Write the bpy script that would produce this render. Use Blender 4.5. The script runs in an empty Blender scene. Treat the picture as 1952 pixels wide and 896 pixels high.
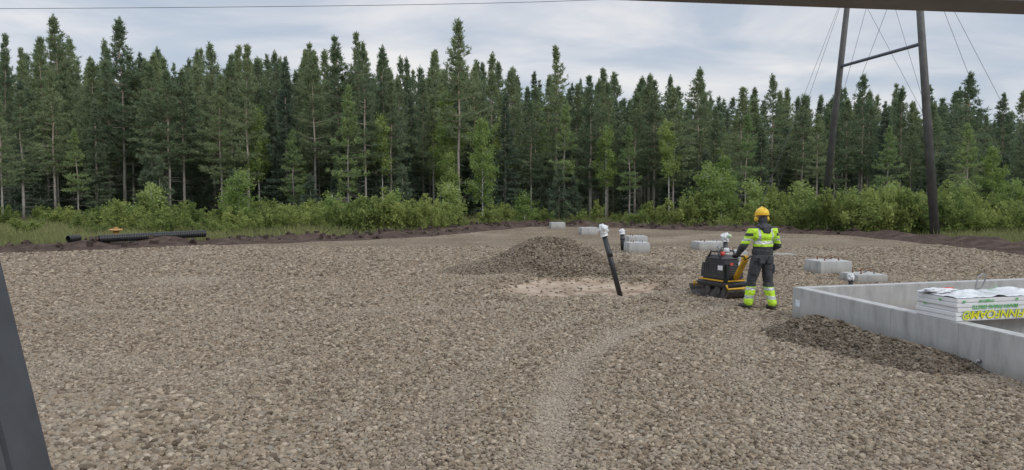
import bpy, bmesh, math, random, time
import numpy as np
from mathutils import Vector, Matrix, noise, Euler
random.seed(7); rng=np.random.default_rng(7)
scene=bpy.context.scene; col=scene.collection
R=math.radians
# ------------------------------------------------------------------ materials
def mat(name):
    m=bpy.data.materials.new(name); m.use_nodes=True
    nt=m.node_tree; b=nt.nodes.get('Principled BSDF'); return m,nt,b
def N(nt,t,**k):
    n=nt.nodes.new(t)
    for a,v in k.items(): setattr(n,a,v)
    return n
def ramp(nt,stops,fac=None):
    r=N(nt,'ShaderNodeValToRGB'); e=r.color_ramp.elements
    while len(e)<len(stops): e.new(.5)
    for i,(p,c) in enumerate(stops):
        e[i].position=p; e[i].color=(*c,1)
    if fac is not None: nt.links.new(fac,r.inputs[0])
    return r
def simple(name,c,rough=.6,metal=0,var=.15,scale=6,bump=.0,spec=.5):
    m,nt,b=mat(name)
    tc=N(nt,'ShaderNodeTexCoord'); no=N(nt,'ShaderNodeTexNoise'); no.inputs['Scale'].default_value=scale; no.inputs['Detail'].default_value=5
    nt.links.new(tc.outputs['Object'],no.inputs['Vector'])
    lo=tuple(x*(1-var) for x in c); hi=tuple(min(1,x*(1+var)) for x in c)
    r=ramp(nt,[(.3,lo),(.7,hi)],no.outputs['Fac']); nt.links.new(r.outputs[0],b.inputs['Base Color'])
    b.inputs['Roughness'].default_value=rough; b.inputs['Metallic'].default_value=metal
    b.inputs['Specular IOR Level'].default_value=spec
    if bump>0:
        bp=N(nt,'ShaderNodeBump'); bp.inputs['Strength'].default_value=bump; bp.inputs['Distance'].default_value=.01
        nt.links.new(no.outputs['Fac'],bp.inputs['Height']); nt.links.new(bp.outputs[0],b.inputs['Normal'])
    return m
def foliage(name,c1,c2,trans=.4,scale=.7):
    m,nt,b=mat(name); nt.nodes.remove(b); out=nt.nodes['Material Output']
    tc=N(nt,'ShaderNodeTexCoord'); no=N(nt,'ShaderNodeTexNoise'); no.inputs['Scale'].default_value=scale; no.inputs['Detail'].default_value=4
    nt.links.new(tc.outputs['Object'],no.inputs['Vector'])
    oi=N(nt,'ShaderNodeObjectInfo')
    a=N(nt,'ShaderNodeMath',operation='MULTIPLY_ADD'); nt.links.new(oi.outputs['Random'],a.inputs[0]); a.inputs[1].default_value=.6
    s=N(nt,'ShaderNodeMath',operation='MULTIPLY_ADD'); nt.links.new(no.outputs['Fac'],s.inputs[0]); s.inputs[1].default_value=1.4; s.inputs[2].default_value=-.5
    nt.links.new(s.outputs[0],a.inputs[2])
    r=ramp(nt,[(.1,c1),(.9,c2)],a.outputs[0])
    d=N(nt,'ShaderNodeBsdfDiffuse'); t=N(nt,'ShaderNodeBsdfTranslucent'); mx=N(nt,'ShaderNodeMixShader'); mx.inputs[0].default_value=trans
    nt.links.new(r.outputs[0],d.inputs[0]); nt.links.new(r.outputs[0],t.inputs[0])
    nt.links.new(d.outputs[0],mx.inputs[1]); nt.links.new(t.outputs[0],mx.inputs[2]); nt.links.new(mx.outputs[0],out.inputs[0])
    return m
M_pine=foliage('pine_needles',(.145,.20,.125),(.29,.345,.185))  # forest greens lifted and greyed: haze put into the needle colour
M_pinel=foliage('pine_needles_light',(.19,.27,.125),(.32,.40,.17))
M_spruce=foliage('spruce_needles',(.12,.165,.12),(.21,.26,.16))
M_birch=foliage('birch_leaves',(.19,.28,.085),(.37,.45,.16),.4)
M_shrub=foliage('shrub_leaves',(.15,.21,.07),(.37,.42,.14),.4,1.2)
M_grass=foliage('grass_blades',(.14,.17,.06),(.31,.31,.15),.4,.25)
def bark(name,low,high,birch=False):
    m,nt,b=mat(name); tc=N(nt,'ShaderNodeTexCoord'); sp=N(nt,'ShaderNodeSeparateXYZ'); nt.links.new(tc.outputs['Object'],sp.inputs[0])
    mp=N(nt,'ShaderNodeMapping'); nt.links.new(tc.outputs['Object'],mp.inputs[0])
    mp.inputs['Scale'].default_value=(3,3,14) if birch else (20,20,3)
    no=N(nt,'ShaderNodeTexNoise'); no.inputs['Scale'].default_value=1; no.inputs['Detail'].default_value=4; nt.links.new(mp.outputs[0],no.inputs[0])
    if birch: r=ramp(nt,[(.40,(.04,.035,.03)),(.47,high)],no.outputs['Fac']); nt.links.new(r.outputs[0],b.inputs['Base Color'])
    else:
        f=N(nt,'ShaderNodeMath',operation='MULTIPLY_ADD'); nt.links.new(sp.outputs[2],f.inputs[0]); f.inputs[1].default_value=.12; f.inputs[2].default_value=-.35
        r=ramp(nt,[(.1,low),(.7,high)],f.outputs[0]); mu=N(nt,'ShaderNodeMix',data_type='RGBA',blend_type='MULTIPLY'); mu.inputs[0].default_value=.8
        r2=ramp(nt,[(.3,(.6,.6,.6)),(.7,(1.2,1.2,1.2))],no.outputs['Fac'])
        nt.links.new(r.outputs[0],mu.inputs[6]); nt.links.new(r2.outputs[0],mu.inputs[7]); nt.links.new(mu.outputs[2],b.inputs['Base Color'])
    b.inputs['Roughness'].default_value=.9; b.inputs['Specular IOR Level'].default_value=.2
    return m
M_barkp=bark('pine_bark',(.36,.33,.30),(.44,.36,.29))
M_barkb=bark('birch_bark',(.5,.5,.48),(.60,.59,.56),True)
M_stem=simple('shrub_stem',(.14,.11,.08),.9)
# ------------------------------------------------------------------ mesh helpers
def link(o,parent=None,loc=None,rot=None):
    col.objects.link(o)
    if parent is not None: o.parent=parent
    if loc is not None: o.location=loc
    if rot is not None: o.rotation_euler=rot
    return o
def top(o,label,cat,group=None,kind=None):
    o["label"]=label; o["category"]=cat
    if group: o["group"]=group
    if kind: o["kind"]=kind
    return o
def empty(name,loc=(0,0,0),rotz=0):
    o=bpy.data.objects.new(name,None); o.empty_display_size=.2
    return link(o,None,loc,(0,0,rotz))
def trimesh(name,t,m):
    n=len(t); me=bpy.data.meshes.new(name); me.vertices.add(n*3); me.vertices.foreach_set('co',t.reshape(-1).astype(np.float32))
    me.loops.add(n*3); me.loops.foreach_set('vertex_index',np.arange(n*3,dtype=np.int32))
    me.polygons.add(n); me.polygons.foreach_set('loop_start',np.arange(0,n*3,3,dtype=np.int32))
    me.update(calc_edges=True); me.materials.append(m); return me
class MB:
    def __init__(s): s.v=[];s.f=[];s.mi=[]
    def add(s,vs,fs,mi=0):
        o=len(s.v); s.v+= [tuple(v) for v in vs]; s.f+=[tuple(i+o for i in f) for f in fs]; s.mi+=[mi]*len(fs)
    def tube(s,pts,rad,n=8,mi=0,cap=True):
        pts=[Vector(p) for p in pts]
        if not hasattr(rad,'__len__'): rad=[rad]*len(pts)
        vs=[];fs=[]; ref=None
        for i,p in enumerate(pts):
            d=(pts[min(i+1,len(pts)-1)]-pts[max(i-1,0)]).normalized()
            if ref is None: ref=d.orthogonal().normalized()
            ref=(ref-d*ref.dot(d)).normalized(); b=d.cross(ref)
            for k in range(n):
                a=2*math.pi*k/n; vs.append(p+(ref*math.cos(a)+b*math.sin(a))*rad[i])
        for i in range(len(pts)-1):
            for k in range(n):
                k2=(k+1)%n; fs.append((i*n+k,i*n+k2,(i+1)*n+k2,(i+1)*n+k))
        if cap: fs.append(tuple(range(n-1,-1,-1))); o=(len(pts)-1)*n; fs.append(tuple(o+k for k in range(n)))
        s.add(vs,fs,mi)
    def box(s,c,sz,mi=0,M=None):
        x,y,z=[a/2 for a in sz]
        vs=[Vector((sx*x,sy*y,sz_*z)) for sx in(-1,1) for sy in(-1,1) for sz_ in(-1,1)]
        if M is not None: vs=[M@v for v in vs]
        vs=[v+Vector(c) for v in vs]
        s.add(vs,[(0,1,3,2),(4,6,7,5),(0,4,5,1),(2,3,7,6),(0,2,6,4),(1,5,7,3)],mi)
    def prism(s,poly,z0,z1,mi=0):
        n=len(poly); vs=[(x,y,z0) for x,y in poly]+[(x,y,z1) for x,y in poly]
        s.add(vs,[tuple(range(n-1,-1,-1)),tuple(range(n,2*n))]+[(i,(i+1)%n,(i+1)%n+n,i+n) for i in range(n)],mi)
    def mesh(s,name,mats,smooth=False,bevel=0,seg=2):
        me=bpy.data.meshes.new(name); me.from_pydata(s.v,[],s.f)
        if not isinstance(mats,(list,tuple)): mats=[mats]
        for m in mats: me.materials.append(m)
        me.polygons.foreach_set('material_index',s.mi)
        bm=bmesh.new(); bm.from_mesh(me)
        bmesh.ops.recalc_face_normals(bm,faces=bm.faces)
        if bevel>0:
            es=[e for e in bm.edges if e.is_manifold and e.calc_face_angle(0)>.5]
            bmesh.ops.bevel(bm,geom=es,offset=bevel,segments=seg,affect='EDGES',clamp_overlap=True)
        bm.to_mesh(me); bm.free()
        if smooth: me.polygons.foreach_set('use_smooth',[True]*len(me.polygons))
        return me
def obj(name,me,parent=None,loc=None,rot=None):
    return link(bpy.data.objects.new(name,me),parent,loc,rot)
def rbox(name,sz,loc,bev,m,parent=None,taper=(1,1),rot=None,seg=3):
    b=MB(); b.box((0,0,0),sz); b.v=[(x*(taper[0] if z>0 else 1),y*(taper[1] if z>0 else 1),z) for x,y,z in b.v]
    o=obj(name,b.mesh(name,m,bevel=bev,seg=seg),parent,loc,rot); return o
# ------------------------------------------------------------------ noise, pad shape
tab=rng.random((256,256))
def vn(x,y,s,o=0):
    x=np.asarray(x,float)/s+o*17.3+1000; y=np.asarray(y,float)/s+o*9.1+1000
    xi=np.floor(x).astype(int); yi=np.floor(y).astype(int); fx=x-xi; fy=y-yi; fx=fx*fx*(3-2*fx); fy=fy*fy*(3-2*fy)
    a=tab[xi%256,yi%256];b=tab[(xi+1)%256,yi%256];c=tab[xi%256,(yi+1)%256];d=tab[(xi+1)%256,(yi+1)%256]
    return (a*(1-fx)+b*fx)*(1-fy)+(c*(1-fx)+d*fx)*fy
def fbm(x,y,s,o=0): return .55*vn(x,y,s,o)+.28*vn(x,y,s/2.1,o+1)+.17*vn(x,y,s/4.3,o+2)
PAD=np.array([(-34,19),(-17.3,25.7),(-10,30.6),(-4.2,34.8),(-.6,41.5),(1,44.8),(4.5,45),(9,41.5),(13.4,38.5),(16.3,35.5),(17,30),(16.8,24.7),(18,15),(21,-8),(-34,-8)],float)
def sdist(x,y):
    x=np.asarray(x,float); y=np.asarray(y,float); d=np.full(x.shape,1e9); ins=np.zeros(x.shape,bool); n=len(PAD)
    for i in range(n):
        ax,ay=PAD[i]; bx,by=PAD[(i+1)%n]; ex,ey=bx-ax,by-ay
        t=np.clip(((x-ax)*ex+(y-ay)*ey)/(ex*ex+ey*ey),0,1)
        d=np.minimum(d,np.hypot(x-ax-t*ex,y-ay-t*ey))
        c=((ay>y)!=(by>y)); xx=ax+(y-ay)*ex/(ey if ey!=0 else 1e-9); ins^=(c&(x<xx))
    return np.where(ins,-d,d)
def sst(a,b,x): t=np.clip((x-a)/(b-a),0,1); return t*t*(3-2*t)
def pit(x,y):
    u=(x-1.45)/2.05; v=(y-17.0)/2.1
    r=np.hypot(u,v)+.55*(fbm(x,y,1.1,5)-.5)
    return r
TR=[(.25,4.5),(.3,5.8),(.45,7.8),(.91,9.8),(1.8,11.7),(3.2,13.3),(4.0,14.4)]
TR2=[(2.2,4.5),(2.5,6.5),(2.7,8.5),(3.0,10.3),(3.9,12.2)]
TR3=[(-8,13.5),(-4,13.0),(-1,13.6),(1.5,14.6),(3.6,16)]
TR4=[(-.9,4.5),(-.85,6.2),(-.6,8.4),(.0,10.8),(1.1,12.9),(2.8,14.4)]
def pathd(x,y,P):
    d=np.full(np.shape(x),1e9)
    for (ax,ay),(bx,by) in zip(P[:-1],P[1:]):
        ex,ey=bx-ax,by-ay; t=np.clip(((x-ax)*ex+(y-ay)*ey)/(ex*ex+ey*ey),0,1)
        d=np.minimum(d,np.hypot(x-ax-t*ex,y-ay-t*ey))
    return d
def padh(x,y):
    h=.07*(fbm(x,y,5,1)-.5)+.035*(fbm(x,y,.8,2)-.5)
    r=pit(x,y)
    h=h-.13*(1-sst(.55,1.05,r))+.05*np.exp(-((r-1.15)/.18)**2)
    sd=sdist(x,y)+.5*(vn(x,y,1.3,8)-.5)
    h=h+.05*np.exp(-((sd+.5)/.45)**2)*(.4+1.2*vn(x,y,.9,9))
    h=h+.13*np.exp(-(((x+3.7)/1.1)**2+((y-7)/1.0)**2))
    for P in (TR,TR4):
        tr=pathd(x,y,P); h=h-.035*np.exp(-(tr/.18)**2)+.02*np.exp(-((tr-.35)/.12)**2)
    h=np.where(sd>-.1,h-(sd+.1)*.6,h)
    return h
def dustf(x,y):
    w=.4+1.0*fbm(x,y,.6,11)
    d=np.exp(-(pathd(x,y,TR)/.24)**2)+.35*np.exp(-(pathd(x,y,TR4)/.22)**2)+.45*np.exp(-(pathd(x,y,TR2)/.22)**2)+.35*np.exp(-(pathd(x,y,TR3)/.35)**2)
    d=d*w+.9*np.exp(-(((x+7.9)/1.0)**2+((y-18)/.8)**2))*w+.45*sst(.58,.8,fbm(x,y,3.5,14))
    return np.clip(d,0,1)
# ------------------------------------------------------------------ ground
def gridmesh(name,xs,ys,hf,attrs,mats):
    X,Y=np.meshgrid(xs,ys); Z=hf(X,Y); nx,ny=len(xs),len(ys)
    me=bpy.data.meshes.new(name); me.vertices.add(nx*ny)
    me.vertices.foreach_set('co',np.stack([X,Y,Z],-1).reshape(-1).astype(np.float32))
    i=np.arange(nx-1)[None,:]+np.arange(ny-1)[:,None]*nx; q=np.stack([i,i+1,i+nx+1,i+nx],-1).reshape(-1,4)
    me.loops.add(q.size); me.loops.foreach_set('vertex_index',q.reshape(-1).astype(np.int32))
    me.polygons.add(len(q)); me.polygons.foreach_set('loop_start',np.arange(0,q.size,4,dtype=np.int32))
    me.update(calc_edges=True)
    for k,f in attrs.items():
        a=me.attributes.new(k,'FLOAT','POINT'); a.data.foreach_set('value',np.clip(f(X,Y),0,1).reshape(-1).astype(np.float32))
    me.polygons.foreach_set('use_smooth',[True]*len(q))
    me.materials.append(mats); return me
STONES=[(0,(.10,.078,.058)),(.25,(.20,.157,.115)),(.5,(.285,.228,.168)),(.72,(.25,.222,.185)),(.9,(.345,.283,.213)),(1,(.43,.37,.295))]
def gravel_mat(name,dark=1.0):
    m,nt,b=mat(name); L=nt.links.new
    tc=N(nt,'ShaderNodeTexCoord'); wn=N(nt,'ShaderNodeTexNoise'); wn.inputs['Scale'].default_value=14
    L(tc.outputs['Object'],wn.inputs['Vector'])
    mix=N(nt,'ShaderNodeMix',data_type='VECTOR'); mix.inputs[0].default_value=.03; L(tc.outputs['Object'],mix.inputs[4]); L(wn.outputs['Color'],mix.inputs[5])
    v=N(nt,'ShaderNodeTexVoronoi'); v.inputs['Scale'].default_value=28; L(mix.outputs[1],v.inputs['Vector'])
    sp=N(nt,'ShaderNodeSeparateColor'); L(v.outputs['Color'],sp.inputs[0])
    r=ramp(nt,[(p,tuple(c*dark for c in cc)) for p,cc in STONES],sp.outputs[0])
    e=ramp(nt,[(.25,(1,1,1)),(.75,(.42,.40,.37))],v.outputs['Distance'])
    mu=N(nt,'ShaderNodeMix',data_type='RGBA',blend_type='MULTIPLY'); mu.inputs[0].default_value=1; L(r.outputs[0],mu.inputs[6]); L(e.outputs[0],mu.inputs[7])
    dn=N(nt,'ShaderNodeAttribute',attribute_name='dust'); 
    m2=N(nt,'ShaderNodeMix',data_type='RGBA'); dm=N(nt,'ShaderNodeMath',operation='MULTIPLY'); L(dn.outputs['Fac'],dm.inputs[0]); dm.inputs[1].default_value=.5
    L(dm.outputs[0],m2.inputs[0]); L(mu.outputs[2],m2.inputs[6]); m2.inputs[7].default_value=(.38,.33,.27,1)
    big=N(nt,'ShaderNodeTexNoise'); big.inputs['Scale'].default_value=.35; big.inputs['Detail'].default_value=6; L(tc.outputs['Object'],big.inputs['Vector'])
    rb=ramp(nt,[(.3,(.95,.92,.88)),(.7,(1.4,1.36,1.3))],big.outputs['Fac'])
    m4=N(nt,'ShaderNodeMix',data_type='RGBA',blend_type='MULTIPLY'); m4.inputs[0].default_value=1; L(m2.outputs[2],m4.inputs[6]); L(rb.outputs[0],m4.inputs[7])
    sa=N(nt,'ShaderNodeAttribute',attribute_name='sand'); sn=N(nt,'ShaderNodeTexNoise'); sn.inputs['Scale'].default_value=2.2; sn.inputs['Detail'].default_value=9; L(tc.outputs['Object'],sn.inputs['Vector'])
    sr=ramp(nt,[(.32,(.22,.16,.11)),(.5,(.36,.28,.21)),(.7,(.47,.39,.31))],sn.outputs['Fac'])
    m3=N(nt,'ShaderNodeMix',data_type='RGBA'); L(sa.outputs['Fac'],m3.inputs[0]); L(m4.outputs[2],m3.inputs[6]); L(sr.outputs[0],m3.inputs[7])
    L(m3.outputs[2],b.inputs['Base Color'])
    inv=N(nt,'ShaderNodeMath',operation='SUBTRACT'); inv.inputs[0].default_value=1; L(sa.outputs['Fac'],inv.inputs[1])
    hh=N(nt,'ShaderNodeMath',operation='MULTIPLY'); h1=N(nt,'ShaderNodeMath',operation='SUBTRACT'); h1.inputs[0].default_value=1; L(v.outputs['Distance'],h1.inputs[1]); L(h1.outputs[0],hh.inputs[0]); L(inv.outputs[0],hh.inputs[1])
    bp=N(nt,'ShaderNodeBump'); bp.inputs['Distance'].default_value=.025; bp.inputs['Strength'].default_value=.8; L(hh.outputs[0],bp.inputs['Height']); L(bp.outputs[0],b.inputs['Normal'])
    b.inputs['Roughness'].default_value=.9; b.inputs['Specular IOR Level'].default_value=.2
    return m
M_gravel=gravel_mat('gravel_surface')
def stone_mat(name,dark=1.0):
    m,nt,b=mat(name); L=nt.links.new
    oi=N(nt,'ShaderNodeObjectInfo'); r=ramp(nt,[(p,tuple(c*dark for c in cc)) for p,cc in STONES],oi.outputs['Random'])
    tc=N(nt,'ShaderNodeTexCoord'); no=N(nt,'ShaderNodeTexNoise'); no.inputs['Scale'].default_value=2.5; no.inputs['Detail'].default_value=3; L(tc.outputs['Object'],no.inputs['Vector'])
    rr=ramp(nt,[(.3,(.78,.77,.75)),(.7,(1.2,1.18,1.15))],no.outputs['Fac'])
    mu=N(nt,'ShaderNodeMix',data_type='RGBA',blend_type='MULTIPLY'); mu.inputs[0].default_value=1; L(r.outputs[0],mu.inputs[6]); L(rr.outputs[0],mu.inputs[7])
    at=N(nt,'ShaderNodeAttribute',attribute_name='dust',attribute_type='INSTANCER'); dm=N(nt,'ShaderNodeMath',operation='MULTIPLY'); L(at.outputs['Fac'],dm.inputs[0]); dm.inputs[1].default_value=.55
    m2=N(nt,'ShaderNodeMix',data_type='RGBA'); L(dm.outputs[0],m2.inputs[0]); L(mu.outputs[2],m2.inputs[6]); m2.inputs[7].default_value=(.41,.36,.295,1)
    L(m2.outputs[2],b.inputs['Base Color']); b.inputs['Roughness'].default_value=.85; b.inputs['Specular IOR Level'].default_value=.18
    return m
M_stone=stone_mat('gravel_stone'); M_stoned=stone_mat('gravel_stone_damp',.74); M_stonee=stone_mat('gravel_stone_wet',.56)
def stone_nodes(name,m):
    ng=bpy.data.node_groups.new(name,'GeometryNodeTree')
    ng.interface.new_socket('Geometry',in_out='INPUT',socket_type='NodeSocketGeometry'); ng.interface.new_socket('Geometry',in_out='OUTPUT',socket_type='NodeSocketGeometry')
    nn=ng.nodes.new; L=ng.links.new; gi=nn('NodeGroupInput'); go=nn('NodeGroupOutput'); g2i=nn('GeometryNodeGeometryToInstance')
    for k in range(4):
        ic=nn('GeometryNodeMeshIcoSphere'); ic.inputs['Radius'].default_value=1; ic.inputs['Subdivisions'].default_value=2
        po=nn('GeometryNodeInputPosition'); ad=nn('ShaderNodeVectorMath'); ad.operation='ADD'; ad.inputs[1].default_value=(k*7.3,k*3.1,1)
        no=nn('ShaderNodeTexNoise'); no.inputs['Scale'].default_value=1.1; sb=nn('ShaderNodeVectorMath'); sb.operation='SUBTRACT'; sb.inputs[1].default_value=(.5,.5,.5)
        sc=nn('ShaderNodeVectorMath'); sc.operation='SCALE'; sc.inputs['Scale'].default_value=1.8
        sp=nn('GeometryNodeSetPosition'); L(po.outputs[0],ad.inputs[0]); L(ad.outputs[0],no.inputs['Vector']); L(no.outputs['Color'],sb.inputs[0]); L(sb.outputs[0],sc.inputs[0])
        L(ic.outputs['Mesh'],sp.inputs['Geometry']); L(sc.outputs[0],sp.inputs['Offset'])
        tr=nn('GeometryNodeTransform'); tr.inputs['Scale'].default_value=[(1.15,.8,.6),(1,.85,.7),(1.3,.75,.55),(1,1,.6)][k]
        L(sp.outputs[0],tr.inputs['Geometry']); ss=nn('GeometryNodeSetShadeSmooth'); L(tr.outputs[0],ss.inputs['Geometry'])
        sm=nn('GeometryNodeSetMaterial'); sm.inputs['Material'].default_value=m; L(ss.outputs[0],sm.inputs['Geometry']); L(sm.outputs[0],g2i.inputs[0])
    ip=nn('GeometryNodeInstanceOnPoints'); ip.inputs['Pick Instance'].default_value=True
    L(gi.outputs[0],ip.inputs['Points']); L(g2i.outputs[0],ip.inputs['Instance'])
    ri=nn('FunctionNodeRandomValue'); ri.data_type='INT'; ri.inputs[4].default_value=0; ri.inputs[5].default_value=3; L(ri.outputs[2],ip.inputs['Instance Index'])
    rv=nn('FunctionNodeRandomValue'); rv.data_type='FLOAT_VECTOR'; rv.inputs[0].default_value=(-.5,-.5,0); rv.inputs[1].default_value=(.5,.5,6.28); L(rv.outputs[0],ip.inputs['Rotation'])
    na=nn('GeometryNodeInputNamedAttribute'); na.data_type='FLOAT'; na.inputs['Name'].default_value='size'; L(na.outputs[0],ip.inputs['Scale'])
    L(ip.outputs[0],go.inputs[0]); return ng
NG1=stone_nodes('stone_scatter',M_stone); NG2=stone_nodes('stone_scatter_damp',M_stoned); NG3=stone_nodes('stone_scatter_wet',M_stonee)
DEFER=[]
def stones(name,P,size,dust,ng,parent=None):
    me=bpy.data.meshes.new(name); me.vertices.add(len(P)); me.vertices.foreach_set('co',P.reshape(-1).astype(np.float32))
    a=me.attributes.new('size','FLOAT','POINT'); a.data.foreach_set('value',size.astype(np.float32))
    a=me.attributes.new('dust','FLOAT','POINT'); a.data.foreach_set('value',dust.astype(np.float32)); me.update()
    o=obj(name,me,parent); DEFER.append((o,ng)); return o
C0=np.array((4.72,12.72)); S=np.array((.2,-.98)); B=np.array((.965,.262))
def groundh(x,y):
    sd=sdist(x,y); n=fbm(x,y,1.2,21); n2=fbm(x,y,9,22)
    h=-.06+.28*(n2-.5)*sst(4,12,sd)
    h=h+(.22+.55*(n-.4))*np.exp(-((sd-1.6)/1.2)**2)*np.where(sd>0,1,0)
    h=h+.12*(fbm(x,y,2.5,23)-.5)*sst(2,6,sd)
    return np.where(sd<-.4,-.35,np.where(sd<0,-.1+(sd)*.6,h))
def dirtf(x,y):
    sd=sdist(x,y)+1.8*(fbm(x,y,2.5,25)-.5)
    return 1-sst(2.8,4.2,sd)
def axis(a,b,s,ex):
    c=np.arange(a,b+.01,s); l=[];r=[]; st=s; p=a
    while p>-ex: st*=1.5; p-=st; l.append(p)
    st=s; p=b
    while p<ex: st*=1.5; p+=st; r.append(p)
    return np.array(l[::-1]+list(c)+r)
m,nt,b=mat('soil_and_moss'); L=nt.links.new
tc=N(nt,'ShaderNodeTexCoord'); n1=N(nt,'ShaderNodeTexNoise'); n1.inputs['Scale'].default_value=2.2; n1.inputs['Detail'].default_value=9; n1.inputs['Roughness'].default_value=.7; L(tc.outputs['Object'],n1.inputs['Vector'])
rd=ramp(nt,[(.3,(.04,.027,.023)),(.5,(.08,.056,.046)),(.68,(.14,.10,.08))],n1.outputs['Fac']); rg=ramp(nt,[(.3,(.06,.075,.03)),(.55,(.11,.13,.05)),(.75,(.15,.12,.07))],n1.outputs['Fac'])
at=N(nt,'ShaderNodeAttribute',attribute_name='dirt'); mx=N(nt,'ShaderNodeMix',data_type='RGBA'); L(at.outputs['Fac'],mx.inputs[0]); L(rg.outputs[0],mx.inputs[6]); L(rd.outputs[0],mx.inputs[7]); L(mx.outputs[2],b.inputs['Base Color'])
bp=N(nt,'ShaderNodeBump'); bp.inputs['Distance'].default_value=.12; L(n1.outputs['Fac'],bp.inputs['Height']); L(bp.outputs[0],b.inputs['Normal']); b.inputs['Roughness'].default_value=.95; b.inputs['Specular IOR Level'].default_value=.15
M_soil=m
g=obj('ground',gridmesh('ground',axis(-50,50,.3,900),axis(-12,75,.3,900),groundh,{'dirt':dirtf},M_soil)); top(g,'dark peaty soil and grassy ground around the pad','ground',kind='structure')
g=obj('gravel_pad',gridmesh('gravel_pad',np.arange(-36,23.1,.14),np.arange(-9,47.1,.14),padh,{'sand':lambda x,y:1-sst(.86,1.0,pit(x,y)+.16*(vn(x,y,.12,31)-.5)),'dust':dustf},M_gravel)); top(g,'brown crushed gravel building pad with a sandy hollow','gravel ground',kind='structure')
PX=[];SZ=[]
for y0,y1,dn,sc in [(4.6,9,2100,.0158),(9,13,1400,.0185),(13,19,800,.0235),(19,29,340,.030)]:
    wmax=.72*y1+1.2; n=int(dn*(y1-y0)*2*wmax); x=rng.uniform(-wmax,wmax,n); y=rng.uniform(y0,y1,n)
    k=(np.abs(x)<.72*y+1.2); x=x[k];y=y[k]
    k=(pit(x,y)+.25*rng.random(len(x))**2>.99)&(sdist(x,y)<-.3); x=x[k];y=y[k]
    big=(1+.45*np.exp(-(((x+3.7)/1.6)**2+((y-6.5)/1.3)**2)))*(.85+.3*fbm(x,y,2.2,51))
    s=sc*big*np.clip(rng.lognormal(0,.34,len(x)),.5,2.1)*(1-.35*dustf(x,y)); PX.append(np.stack([x,y,padh(x,y)+s*.25],-1)); SZ.append(s)
x=rng.uniform(-.6,3.6,300); y=rng.uniform(15,19.2,300); k=pit(x,y)<1.0; x=x[k];y=y[k]; s=rng.uniform(.015,.04,len(x)); PX.append(np.stack([x,y,padh(x,y)+s*.2],-1)); SZ.append(s)
PX=np.concatenate(PX); SZ=np.concatenate(SZ)
o=stones('gravel',PX,SZ,dustf(PX[:,0],PX[:,1]),NG1); top(o,'loose rounded brown and grey gravel stones','gravel',kind='stuff')
def heap(name,label,cx,cy,hf,rx,ry,dens,sc,ng,mt):
    e=empty(name,(0,0,0)); top(e,label,'gravel heap','heaps of gravel on the pad')
    xs=np.arange(cx-rx,cx+rx,.07); ys=np.arange(cy-ry,cy+ry,.07)
    f=lambda x,y: padh(x,y)-.03+hf(x,y)
    me=gridmesh('mound',xs,ys,lambda x,y: np.where(hf(x,y)>.02,f(x,y),padh(x,y)-.06),{},mt); obj('mound',me,e)
    n=int(dens*rx*ry*4); x=rng.uniform(cx-rx,cx+rx,n); y=rng.uniform(cy-ry,cy+ry,n); k=hf(x,y)>.025; x=x[k];y=y[k]
    s=sc*np.clip(rng.lognormal(0,.3,len(x)),.5,1.9); P=np.stack([x,y,f(x,y)+s*.3],-1)
    o=stones('stones',P,s,np.zeros(len(x)),ng,e); o["kind"]="stuff"
    return e
M_graveld=gravel_mat('gravel_surface_damp',.55)
def hA(x,y):
    u=(x-1.05)/2.35; v=(y-20.7)/1.9; r=np.hypot(u,v)+.12*(fbm(x,y,1.1,41)-.5)
    h=1.04*np.clip(1-r,0,1)**1.08; h=h*(.93+.14*fbm(x,y,.5,42)); h=np.minimum(h,.90-.05*r)
    u=(x-3.0)/1.7; v=(y-19.6)/1.0; r=np.hypot(u,v)+.2*(fbm(x,y,.8,43)-.5); h2=.34*np.clip(1-r,0,1)
    u=(x+.6)/1.6; v=(y-20.3)/1.2; r=np.hypot(u,v); h3=.32*np.clip(1-r,0,1)
    return np.maximum(np.maximum(h,h2),h3)
heap('gravel_heap','large cone of brown gravel beside the sandy hollow',1.6,20.5,hA,3.4,2.3,1200,.025,NG2,M_graveld)
def hB(x,y):
    d=pathd(x,y,[(4.4,11.1),(4.68,10.3),(5.05,9.2)]); w=.74+.35*(fbm(x,y,.6,45)-.5)
    t=np.clip((11.4-y)/2.6,0,1)
    h=.38*np.clip(1-d/w,0,1)**.95*(1-.5*t)*(.8+.4*fbm(x,y,.4,46))
    return h
heap('gravel_heap','low dark gravel ridge spilled against the concrete foundation',4.65,10.2,hB,1.2,2.1,2300,.0185,NG3,M_graveld)
# ------------------------------------------------------------------ world / light
w=bpy.data.worlds.new("World"); scene.world=w; w.use_nodes=True; nt=w.node_tree; L=nt.links.new
bg=nt.nodes['Background']; bg.inputs[1].default_value=.1
sky=N(nt,'ShaderNodeTexSky'); sky.sky_type='NISHITA'; sky.sun_disc=False; AZ=R(132); EL=R(40); sky.sun_elevation=EL; sky.sun_rotation=AZ
tc=N(nt,'ShaderNodeTexCoord'); sp=N(nt,'ShaderNodeSeparateXYZ'); L(tc.outputs['Generated'],sp.inputs[0])
zz=N(nt,'ShaderNodeMath',operation='MAXIMUM'); L(sp.outputs[2],zz.inputs[0]); zz.inputs[1].default_value=0
za=N(nt,'ShaderNodeMath',operation='ADD'); L(zz.outputs[0],za.inputs[0]); za.inputs[1].default_value=.16
dx=N(nt,'ShaderNodeMath',operation='DIVIDE'); dy=N(nt,'ShaderNodeMath',operation='DIVIDE'); L(sp.outputs[0],dx.inputs[0]); L(za.outputs[0],dx.inputs[1]); L(sp.outputs[1],dy.inputs[0]); L(za.outputs[0],dy.inputs[1])
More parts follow.
